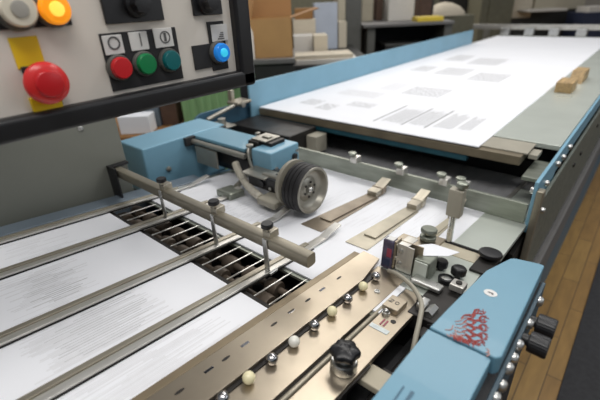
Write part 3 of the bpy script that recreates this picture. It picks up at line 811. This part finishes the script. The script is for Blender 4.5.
t = thing('roller_crossbar', 'grey bar across the far end of the delivery table with four small roller clamps', 'crossbar', (4.93, 1.0, Z(-0.45)))
obj('bar', MB().box(4.965, 4.995, -0.05, 1.68, Z(-0.395), Z(-0.345), 0.004), 'rail_metal', t)
for y in (0.05, 1.50):
    obj('stand', MB().box(4.965, 4.995, y, y + 0.06, 0, Z(-0.39), 0.002), 'rim_grey', t)
for y in (1.32, 1.085, 0.86, 0.625):
    obj('roller_clamp', MB().box(4.89, 4.965, y - 0.045, y + 0.045, Z(-0.448), Z(-0.375), 0.006), 'steel', t)

t = thing('transfer_deck', 'dark glossy plate between the flat crossbar and the delivery board', 'transfer deck', (1.2, 0.7, Z(-0.60)))
obj('plate', MB().box(1.12, 1.55, 0.245, 1.37, -0.011, -0.004, 0.001), 'dark_belt', t, FEED)
obj('edge_strip', MB().box(1.12, 1.50, 0.235, 0.247, -0.012, 0.003, 0.001), 'rail_metal', t, FEED)
obj('side_ledge', MB().box(1.12, 1.40, 0.160, 0.234, -0.010, 0.002, 0.001), 'table_steel', t, FEED)

# delivered sheet with text blocks
mb = MB().box(1.283, 4.86, 0.362, 1.372, Z(-0.4533), Z(-0.450))
zz = Z(-0.450) + 0.0004


def text_block(mb, x0, x1, y0, y1, mi, pitch=0.012, gap=0.35):
    y = y0
    while y < y1:
        a = x0
        while a < x1:
            L = random.uniform(0.02, 0.07)
            b = min(x1, a + L)
            mb.quad(((a, y, zz), (b, y, zz), (b, y + pitch * (1 - gap), zz), (a, y + pitch * (1 - gap), zz)), mi)
            a = b + 0.008
        y += pitch


cols = [(1.42, 1.66, 0.445, 0.49), (1.40, 1.66, 0.505, 0.575), (1.39, 1.66, 0.603, 0.668), (1.375, 1.65, 0.693, 0.780)]
for (a, b, c_, d_) in cols:
    y = c_
    while y < d_ - 0.002:
        mb.quad(((a + random.uniform(0, 0.03), y, zz), (b - random.uniform(0, 0.09), y, zz), (b - 0.05, y + 0.004, zz), (a + 0.01, y + 0.004, zz)), 1)
        y += 0.0078
for x, y in ((1.38, 0.590), (1.37, 0.679), (1.36, 0.795)):
    mb.quad(((x, y, zz), (x + 0.30, y, zz), (x + 0.275, y + 0.006, zz), (x, y + 0.006, zz)), 3)
text_block(mb, 1.40, 1.50, 1.06, 1.14, 1, 0.016, 0.45)
text_block(mb, 1.44, 1.54, 1.17, 1.26, 1, 0.016, 0.45)
text_block(mb, 1.52, 1.60, 0.92, 1.04, 1, 0.016, 0.5)
text_block(mb, 1.70, 1.82, 1.00, 1.22, 2)
text_block(mb, 1.86, 2.05, 0.75, 0.95, 1, 0.02, 0.5)
text_block(mb, 1.90, 2.10, 1.00, 1.10, 2, 0.02, 0.5)
for (a, b, c_, d_) in ((2.35, 2.60, 0.62, 0.80), (2.45, 2.70, 0.86, 1.04), (2.5, 2.7, 1.1, 1.22), (2.9, 3.2, 0.8, 1.0), (3.0, 3.3, 1.06, 1.2)):
    text_block(mb, a, b, c_, d_, 1, 0.02, 0.4)
o = obj('printed_sheet', mb, ['paper', 'ink', 'ink_pale', 'ink_line'], None, W, base=(2.5, 0.85, Z(-0.451)))
props(o, 'large white printed sheet with columns of faint text on the delivery table', 'paper sheet', 'printed sheets passing through the machine')

t = thing('wooden_block', 'yellowish wooden block standing on the steel table edge beside the large sheet', 'wooden block', (2.33, 0.285, Z(-0.4535)), group='wooden wedges on the delivery table')
obj('wedge', MB().box(2.24, 2.38, 0.265, 0.335, Z(-0.4535), Z(-0.405), 0.003), 'yellow_wood', t)
t = thing('wooden_block', 'farther wooden piece just behind the nearer block on the steel table edge', 'wooden block', (2.60, 0.29, Z(-0.4535)), group='wooden wedges on the delivery table')
obj('wedge', MB().prism([(2.50, Z(-0.4535)), (2.70, Z(-0.4535)), (2.70, Z(-0.40)), (2.55, Z(-0.395))], 0.262, 0.32, 0.002, axis='y'), 'yellow_wood', t)

# ------------------------------------------------------------ grey cabinet
t = thing('control_cabinet', 'plain grey-green metal cabinet side behind the guide rails, left', 'cabinet', (0.0, 1.35, 0))
obj('body', MB().box(-0.60, 0.504, 1.150, 1.60, 0, Z(-0.02), 0.004), 'cabinet_paint', t)
obj('screw', MB().lathe((0.402, 1.150, Z(-0.292)), (0, -1, 0), [(0.007, 0), (0.007, 0.002), (0.004, 0.004), (0, 0.0045)], 18), 'steel', t)

# ------------------------------------------------------------ control panel (vertical, faces the operator)
YP = 0.60
t = thing('operator_console', 'beige operating panel with coloured push buttons in a black frame, upper left', 'control panel', (0.25, 0.66, Z(-0.14)))
obj('face_plate', MB().box(-0.20, 0.520, YP, YP + 0.03, Z(-0.128), Z(0.16), 0.001), 'panel_face', t)
fr = MB()
x1, zb = 0.546, Z(-0.147)
fr.box(-0.22, x1, YP - 0.016, YP + 0.10, zb, zb + 0.030, 0.007, seg=3)
fr.box(x1 - 0.036, x1, YP - 0.016, YP + 0.10, zb, Z(0.18), 0.007, seg=3)
fr.box(-0.22, x1, YP - 0.016, YP + 0.10, Z(0.16), Z(0.185), 0.007, seg=3)
obj('frame', fr, 'black_plastic', t)
obj('back_cover', MB().box(-0.21, 0.54, YP + 0.03, YP + 0.095, Z(-0.13), Z(0.17)), 'black_matte', t)
obj('support_arm', MB().box(0.02, 0.14, YP + 0.09, 1.20, Z(0.02), Z(0.10), 0.004), 'dark_iron', t)


def pp(u, v, y=YP):
    """a spot on the panel face, from where it appears in the picture"""
    d = co.matrix_world.to_3x3() @ Vector(((u - 300), (200 - v), -395.0))
    k = y / d.y
    return (d.x * k, y, CAMZ + d.z * k)


def button(u, v, r, m, name, label, h=0.012, core=None, sub='cap'):
    x, _, z = pp(u, v, YP - h)
    b = obj('%s' % name, MB().lathe((x, YP, z), (0, -1, 0), [(0, 0), (r * 1.12, 0), (r * 1.12, h * 0.55), (r * 1.02, h * 0.75), (r * 0.95, h * 0.75), (0, h * 0.75)], 32), 'grey_cabinet', t, label=label)
    c = obj(sub, MB().lathe((x, YP - h * 0.7, z), (0, -1, 0), [(0, 0), (r * 0.92, 0), (r * 0.92, h * 0.5), (r * 0.82, h * 0.68), (0, h * 0.72)], 32), m, t)
    c.parent = b
    if core:
        e = obj('lens', MB().lathe((x, YP - h * 1.4, z), (0, -1, 0), [(0, 0), (r * 0.45, 0), (r * 0.42, 0.002), (0, 0.003)], 24), core, t)
        e.parent = b
    return b


def plate(u0, v0, u1, v1, m, name, d=0.004, label=None, y0=0.0):
    a, b = pp(u0, v0), pp(u1, v1)
    return obj(name, MB().box(min(a[0], b[0]), max(a[0], b[0]), YP - y0 - d, YP - y0, min(a[2], b[2]), max(a[2], b[2]), 0.0008), m, t, label=label)


plate(-30, 0, 72, 25, 'black_matte', 'lamp_backplate', 0.003)
button(18, 9, 0.0215, 'cream_lamp', 'signal_lamp', 'cream signal lamp', 0.016, 'cream_core', 'lamp_ring')
button(55, 9, 0.0195, 'orange_lamp', 'signal_lamp', 'glowing orange signal lamp', 0.016, 'orange_core', 'lamp_ring')
plate(7, 38, 46, 66, 'yellow_label', 'warning_plate', 0.001, 'blank yellow plate')
plate(20, 67, 62, 104, 'black_matte', 'stop_backplate', 0.006)
plate(28, 98, 62, 106, 'yellow_label', 'lower_yellow_plate', 0.0065)
x, _, z = pp(46, 83, YP - 0.02)
es = obj('emergency_stop_button', MB().lathe((x, YP - 0.006, z), (0, -1, 0), [(0, 0), (0.017, 0), (0.015, 0.010), (0.0245, 0.012), (0.0262, 0.017), (0.0245, 0.023), (0.017, 0.0265), (0, 0.0265)], 40), 'red_bright', t, label='large red mushroom stop button')
e2 = obj('cap', MB().lathe((x, YP - 0.032, z), (0, -1, 0), [(0, 0), (0.0165, 0), (0.0160, 0.003), (0.014, 0.0045), (0, 0.005)], 36), 'red_button', t)
e2.parent = es
# dark display blocks with rotary switches at the top
plate(92, -30, 163, 20, 'black_plastic', 'switch_backplate', 0.005)
plate(186, -30, 221, 14, 'black_plastic', 'switch_backplate', 0.005)
for u, v in ((134, 4), (204, 2)):
    x, _, z = pp(u, v)
    obj('rotary_switch', MB().lathe((x, YP - 0.005, z), (0, -1, 0), [(0, 0), (0.019, 0), (0.018, 0.006), (0.0135, 0.008), (0.0125, 0.022), (0, 0.023)], 32, wob=lambda a, h: 1 + (0.06 * math.cos(8 * a) if h > 0.007 else 0)), 'black_plastic', t)
# label strips and buttons
plate(98, 34, 183, 78, 'black_matte', 'button_backplate', 0.0025)
for (u0, v0, u1, v1) in ((100, 36, 124, 53), (126.5, 32.5, 148.5, 49), (151, 29, 173, 46)):
    plate(u0, v0, u1, v1, 'white_label', 'symbol_label', 0.0018, y0=0.0024)


def ring(u, v, r, w, name, depth, m='grey_mark', fill=False):
    x, _, z = pp(u, v)
    pr = [(r - w, 0), (r - w, 0.0008), (r, 0.0008), (r, 0)]
    if fill:
        pr = [(0, 0.0006)] + pr[1:]
    return obj(name, MB().lathe((x, YP - depth, z), (0, -1, 0), pr, 28), m, t)


ring(112.5, 43, 0.0090, 0.0022, 'circle_symbol', 0.0042)
x, _, z = pp(139, 39.5)
obj('bar_symbol', MB().box(x - 0.0008, x + 0.0008, YP - 0.005, YP - 0.0042, z - 0.009, z + 0.009), 'grey_mark', t)
ring(163.5, 37, 0.0090, 0.0016, 'circle_symbol', 0.0042)
obj('bar_symbol', MB().box(pp(163.5, 37)[0] - 0.002, pp(163.5, 37)[0] + 0.002, YP - 0.005, YP - 0.0042, pp(163.5, 37)[2] - 0.006, pp(163.5, 37)[2] + 0.006), 'grey_mark', t)
button(122, 68, 0.0165, 'red_button', 'push_button', 'red push button')
button(147, 64, 0.0165, 'green_button', 'push_button', 'green push button')
button(172, 60.5, 0.0165, 'teal_button', 'push_button', 'dark teal push button')
plate(206, 22, 228, 68, 'black_matte', 'button_backplate', 0.0025)
plate(209, 25, 227, 40, 'white_label', 'symbol_label', 0.0018, y0=0.0024)
x, _, z = pp(219, 34)
mb = MB()
mb.box(x - 0.007, x + 0.007, YP - 0.005, YP - 0.0042, z - 0.008, z - 0.0065)
for k in range(3):
    mb.box(x - 0.004 + k * 0.002, x + 0.006, YP - 0.005, YP - 0.0042, z - 0.0045 + k * 0.003, z - 0.003 + k * 0.003)
obj('pile_symbol', mb, 'grey_mark', t)
plate(191, 46, 212, 67, 'black_matte', 'blank_plate', 0.003)
button(222, 52.5, 0.0170, 'blue_lamp', 'push_button', 'lit blue push button', 0.014, 'blue_lamp_core')
# ------------------------------------------------------------ background (turned towards the aisle)
BG = Matrix.Rotation(math.atan2(0.592, 0.665), 4, 'Z')


def bgthing(name, label, cat, x, y, z, group=None):
    return thing(name, label, cat, (x, y, z), BG, group)


def bgbox(t, part, d, l0, l1, z0, z1, dep, m, bev=0.004, label=None):
    return obj(part, MB().box(d, d + dep, l0, l1, z0, z1, bev), m, t, BG, label=label)


# left: tub, boxes seen between cabinet and blue housing
t = bgthing('plastic_tub', 'tall green ribbed plastic tub behind the blue side sheet', 'tub', 2.35, 0.44, 0)
mb = MB().box(2.22, 2.44, 0.24, 0.64, 0.0, 0.90, 0.01)
for k in range(9):
    mb.box(2.212, 2.222, 0.255 + k * 0.042, 0.275 + k * 0.042, 0.02, 0.88, 0.003)
obj('body', mb, 'green_plastic', t, BG)
obj('rim', MB().box(2.205, 2.45, 0.235, 0.645, 0.88, 0.91, 0.006), 'green_plastic', t, BG)
t = bgthing('low_shelf', 'dark brown low shelf behind the blue housing', 'shelf', 2.4, 0.8, 0)
bgbox(t, 'top', 2.02, 0.66, 1.15, 0.66, 0.69, 0.5, 'cardboard_dark')
bgbox(t, 'side_panel', 2.03, 0.67, 0.69, 0, 0.66, 0.45, 'dark_iron')
bgbox(t, 'side_panel', 2.03, 1.12, 1.14, 0, 0.66, 0.45, 'dark_iron')
for (nm, lb, d, l0, l1, z1, m, dep) in (('storage_box', 'white box end right of the grey cabinet edge', 2.06, 0.775, 0.94, 0.785, 'paper', 0.10),
                                   ('storage_box', 'slate grey box behind the white box end', 2.18, 0.76, 0.95, 0.835, 'slate_strip', 0.12),
                                   ('storage_box', 'dark brown box between the white box end and the tan box', 2.20, 0.665, 0.755, 0.83, 'leather_brown', 0.2)):
    o = obj(nm, MB().box(d, d + dep, l0, l1, 0.69, z1, 0.004), m, None, BG, base=(d, (l0 + l1) / 2, 0.69))
    props(o, lb, 'box', 'boxes on the low shelf')
o = obj('storage_box', MB().box(2.62, 2.85, 0.66, 0.82, 0.0, 0.83, 0.004), 'cardboard', None, BG, base=(2.7, 0.74, 0))
props(o, 'tall tan box between the dark brown box and the green tub', 'box')
o = obj('steel_post', MB().box(2.02, 2.07, 0.222, 0.275, 0.0, 1.25, 0.003), 'black_matte', None, BG, base=(2.05, 0.25, 0))
props(o, 'black upright post left of the blue delivery fence', 'post')

# cardboard box on a dark cabinet
t = bgthing('dark_cabinet', 'low dark cabinet under the open cardboard box', 'cabinet', 2.7, 0.1, 0)
bgbox(t, 'body', 2.50, -0.005, 0.44, 0, 0.955, 0.45, 'dark_cabinet')
bgbox(t, 'top', 2.48, -0.008, 0.46, 0.955, 0.982, 0.50, 'table_grey', 0.003)
t = bgthing('cardboard_box', 'open brown cardboard box beside the black panel frame', 'box', 2.75, 0.1, 0.982)
obj('walls', MB().box(2.55, 2.556, 0.0, 0.27, 0.982, 1.20, 0.001).box(2.55, 2.90, 0.0, 0.006, 0.982, 1.20, 0.001).box(2.55, 2.90, 0.264, 0.27, 0.982, 1.20, 0.001).box(2.894, 2.90, 0.0, 0.27, 0.982, 1.20, 0.001).box(2.55, 2.90, 0.0, 0.27, 0.982, 0.988), 'cardboard', t, BG)
obj('flap', MB().prism([(2.894, 1.20), (2.900, 1.20), (2.96, 1.33), (2.954, 1.33)], 0.0, 0.27, 0, axis='y'), 'cardboard_dark', t, BG)
obj('flap', MB().prism([(-0.006, 1.20), (0.0, 1.20), (-0.16, 1.245), (-0.166, 1.240)], 2.57, 2.89, 0, axis='x'), 'cardboard_dark', t, BG)
obj('flap', MB().prism([(0.264, 1.20), (0.27, 1.20), (0.24, 1.34), (0.234, 1.34)], 2.57, 2.89, 0, axis='x'), 'cardboard', t, BG)
o = obj('plastic_canister', MB().lathe((2.52, 0.262, 0.982), (0, 0, 1), [(0, 0), (0.03, 0), (0.032, 0.01), (0.032, 0.15), (0.014, 0.19), (0.014, 0.22), (0, 0.22)], 24), 'pile_white', None, BG, base=(2.52, 0.262, 0.982))
props(o, 'white bottle between the black panel frame and the cardboard box', 'bottle')

# paper piles on a low bench
t = bgthing('paper_bench', 'low dark bench carrying the paper piles behind the blue fence', 'bench', 3.6, -0.3, 0)
bgbox(t, 'top', 3.15, -0.62, -0.005, 0.80, 0.84, 1.30, 'dark_cabinet')
bgbox(t, 'body', 3.25, -0.58, -0.03, 0, 0.80, 1.10, 'black_matte')
rnd = random.Random(3)
P = [('nearest wide slab of white board sheets on the bench', 3.18, -0.49, -0.02, 0.84, 0.875, 0.28, 'pile_white'),
     ('upper slab of cream board sheets resting on the nearest slab', 3.20, -0.46, -0.01, 0.875, 0.905, 0.26, 'pile_cream'),
     ('white paper pile right of the cardboard box', 3.55, -0.17, -0.01, 0.84, 1.02, 0.22, 'pile_white'),
     ('beige paper pile beside the tall blue-white ream', 3.50, -0.29, -0.175, 0.84, 1.02, 0.25, 'pile_cream'),
     ('greyish pile behind the white pile beside the cardboard box', 3.82, -0.21, -0.01, 0.84, 1.13, 0.22, 'pile_cream'),
     ('tall blue-white paper ream in front of the dark column', 4.16, -0.44, -0.22, 0.84, 1.25, 0.25, 'pile_blue')]
for lb, d, l0, l1, z0, z1, dep, m in P:
    o = obj('paper_pile', MB().box(d, d + dep, l0, l1, z0, z1, 0.003), m, None, BG, base=(d, (l0 + l1) / 2, z0))
    props(o, lb, 'paper pile', 'paper piles on the bench')
t = bgthing('grey_locker', 'tall dark grey locker with cream edge behind the paper piles', 'locker', 4.6, -0.56, 0)
bgbox(t, 'body', 4.47, -0.72, -0.56, 0, 1.75, 0.5, 'grey_cabinet')
bgbox(t, 'side_strip', 4.47, -0.555, -0.48, 0, 1.75, 0.45, 'cream_cabinet')

# dark table with boxes
t = bgthing('packing_table', 'dark packing table with grey top behind the blue fence, upper middle', 'table', 4.8, -1.2, 0)
bgbox(t, 'top', 4.38, -1.66, -0.73, 1.0, 1.03, 0.9, 'table_grey')
bgbox(t, 'side_panel', 4.42, -0.86, -0.78, 0, 1.0, 0.8, 'grey_cabinet')
bgbox(t, 'back_panel', 4.95, -1.62, -0.86, 0, 1.0, 0.05, 'black_matte')
bgbox(t, 'shelf', 4.45, -1.62, -0.86, 0.55, 0.58, 0.5, 'dark_cabinet')
bgbox(t, 'side_panel', 4.42, -1.66, -1.58, 0, 1.0, 0.8, 'grey_cabinet')
for nm, lb, ct, d, l0, l1, z1, dep, m in (('storage_box', 'cream box at the left end of the packing table', 'box', 4.95, -0.93, -0.80, 1.30, 0.2, 'cream_cabinet'),
                                    ('storage_box', 'narrow brown box between the cream and the white box', 'box', 4.98, -1.045, -0.97, 1.30, 0.2, 'leather_brown'),
                                    ('storage_box', 'large white box in the middle of the packing table', 'box', 4.75, -1.34, -1.06, 1.30, 0.3, 'pile_white'),
                                    ('tray', 'yellow tray on the front right corner of the packing table', 'tray', 4.42, -1.56, -1.29, 1.075, 0.22, 'yellow_plastic'),
                                    ('storage_box', 'brown box at the back right of the packing table', 'box', 5.0, -1.62, -1.47, 1.30, 0.2, 'leather_brown')):
    o = obj(nm, MB().box(d, d + dep, l0, l1, 1.03, z1, 0.006), m, None, BG, base=(d, (l0 + l1) / 2, 1.03))
    props(o, lb, ct)
o = obj('lamp_pole', MB().cyl((4.72, -1.53, 1.03), (4.72, -1.53, 1.7), 0.010, 12), 'black_matte', None, BG, base=(4.72, -1.53, 1.03))
props(o, 'thin black pole standing behind the yellow tray', 'pole')
t = bgthing('side_stand', 'brown stand holding the white heap right of the packing table', 'stand', 5.3, -1.9, 0)
bgbox(t, 'body', 5.30, -2.25, -1.70, 0, 1.03, 0.4, 'olive_cabinet')
mb = MB().lathe((5.5, -1.93, 1.03), (0, 0, 1), [(0.24, 0), (0.23, 0.04), (0.17, 0.10), (0.08, 0.14), (0, 0.15)], 28, wob=lambda a, h: 1 + 0.08 * math.sin(3 * a + 1))
o = obj('cloth_heap', mb, 'pile_cream', None, BG, base=(5.5, -1.93, 1.03))
props(o, 'pale cloth heap on the brown stand right of the yellow tray', 'cloth')

# far right cabinets
t = bgthing('far_cabinet', 'olive cabinet behind the far end of the delivery table', 'cabinet', 6.4, -2.8, 0)
bgbox(t, 'body', 6.30, -3.22, -2.75, 0, 1.8, 0.5, 'olive_cabinet')
bgbox(t, 'door', 6.28, -3.20, -2.86, 0.1, 1.7, 0.02, 'olive_cabinet')
t = bgthing('dark_machine', 'dark machine body left of the olive cabinet at the back', 'machine', 6.6, -2.4, 0)
bgbox(t, 'body', 6.85, -2.95, -2.45, 0, 1.25, 0.4, 'dark_cabinet')
bgbox(t, 'hood', 6.87, -2.90, -2.55, 1.25, 1.5, 0.3, 'leather_brown')
t = bgthing('white_machine', 'large cream machine with pale feed shelf at the upper right', 'machine', 6.6, -3.9, 0)
bgbox(t, 'base', 6.45, -4.30, -3.30, 0, 0.99, 0.8, 'dark_cabinet')
bgbox(t, 'hood', 6.40, -4.32, -3.58, 0.99, 1.7, 0.8, 'cream_cabinet')
bgbox(t, 'side_cover', 6.42, -3.56, -3.26, 0.9, 1.6, 0.7, 'pile_cream')
bgbox(t, 'feed_shelf', 6.10, -3.90, -3.35, 0.985, 1.015, 0.4, 'pile_white')
t = bgthing('navy_crate', 'navy blue crate with white paper on top at the right edge', 'crate', 6.0, -4.6, 0)
bgbox(t, 'body', 5.85, -4.9, -4.0, 0, 0.96, 0.4, 'navy')
o = obj('paper_pile', MB().box(5.87, 6.15, -4.35, -4.05, 0.96, 1.03, 0.003), 'pile_white', None, BG, base=(6.0, -4.2, 0.96))
props(o, 'white paper pile on the navy crate at the right edge', 'paper pile')
t = bgthing('rear_rack', 'wide dark storage rack standing along the back of the hall', 'rack', 8.0, 0, 0)
bgbox(t, 'back_panel', 8.4, -5.5, 3.5, 0, 2.0, 0.05, 'olive_cabinet')
bgbox(t, 'shelf', 7.9, -5.5, 3.5, 0.9, 0.95, 0.5, 'dark_cabinet')
bgbox(t, 'shelf', 7.9, -5.5, 3.5, 0.3, 0.35, 0.5, 'dark_cabinet')

for lb, d, l0, l1, z0, z1, dep, m in (('small brown carton on top of the greyish pile', 3.84, -0.19, -0.03, 1.13, 1.22, 0.16, 'cardboard_dark'),
                                      ('short cream pile between the blue-white ream and the grey locker', 4.20, -0.535, -0.455, 0.84, 1.08, 0.2, 'pile_cream')):
    o = obj('paper_pile' if 'pile between' in lb else 'carton', MB().box(d, d + dep, l0, l1, z0, z1, 0.003), m, None, BG, base=(d, (l0 + l1) / 2, z0))
    props(o, lb, 'paper pile' if 'pile between' in lb else 'box')
t = bgthing('storage_bin', 'black storage bin under the packing table', 'bin', 4.55, -1.2, 0.58)
bgbox(t, 'body', 4.52, -1.45, -1.00, 0.58, 0.80, 0.35, 'dark_cabinet')
bgbox(t, 'lid', 4.51, -1.46, -0.99, 0.80, 0.82, 0.37, 'grey_cabinet')
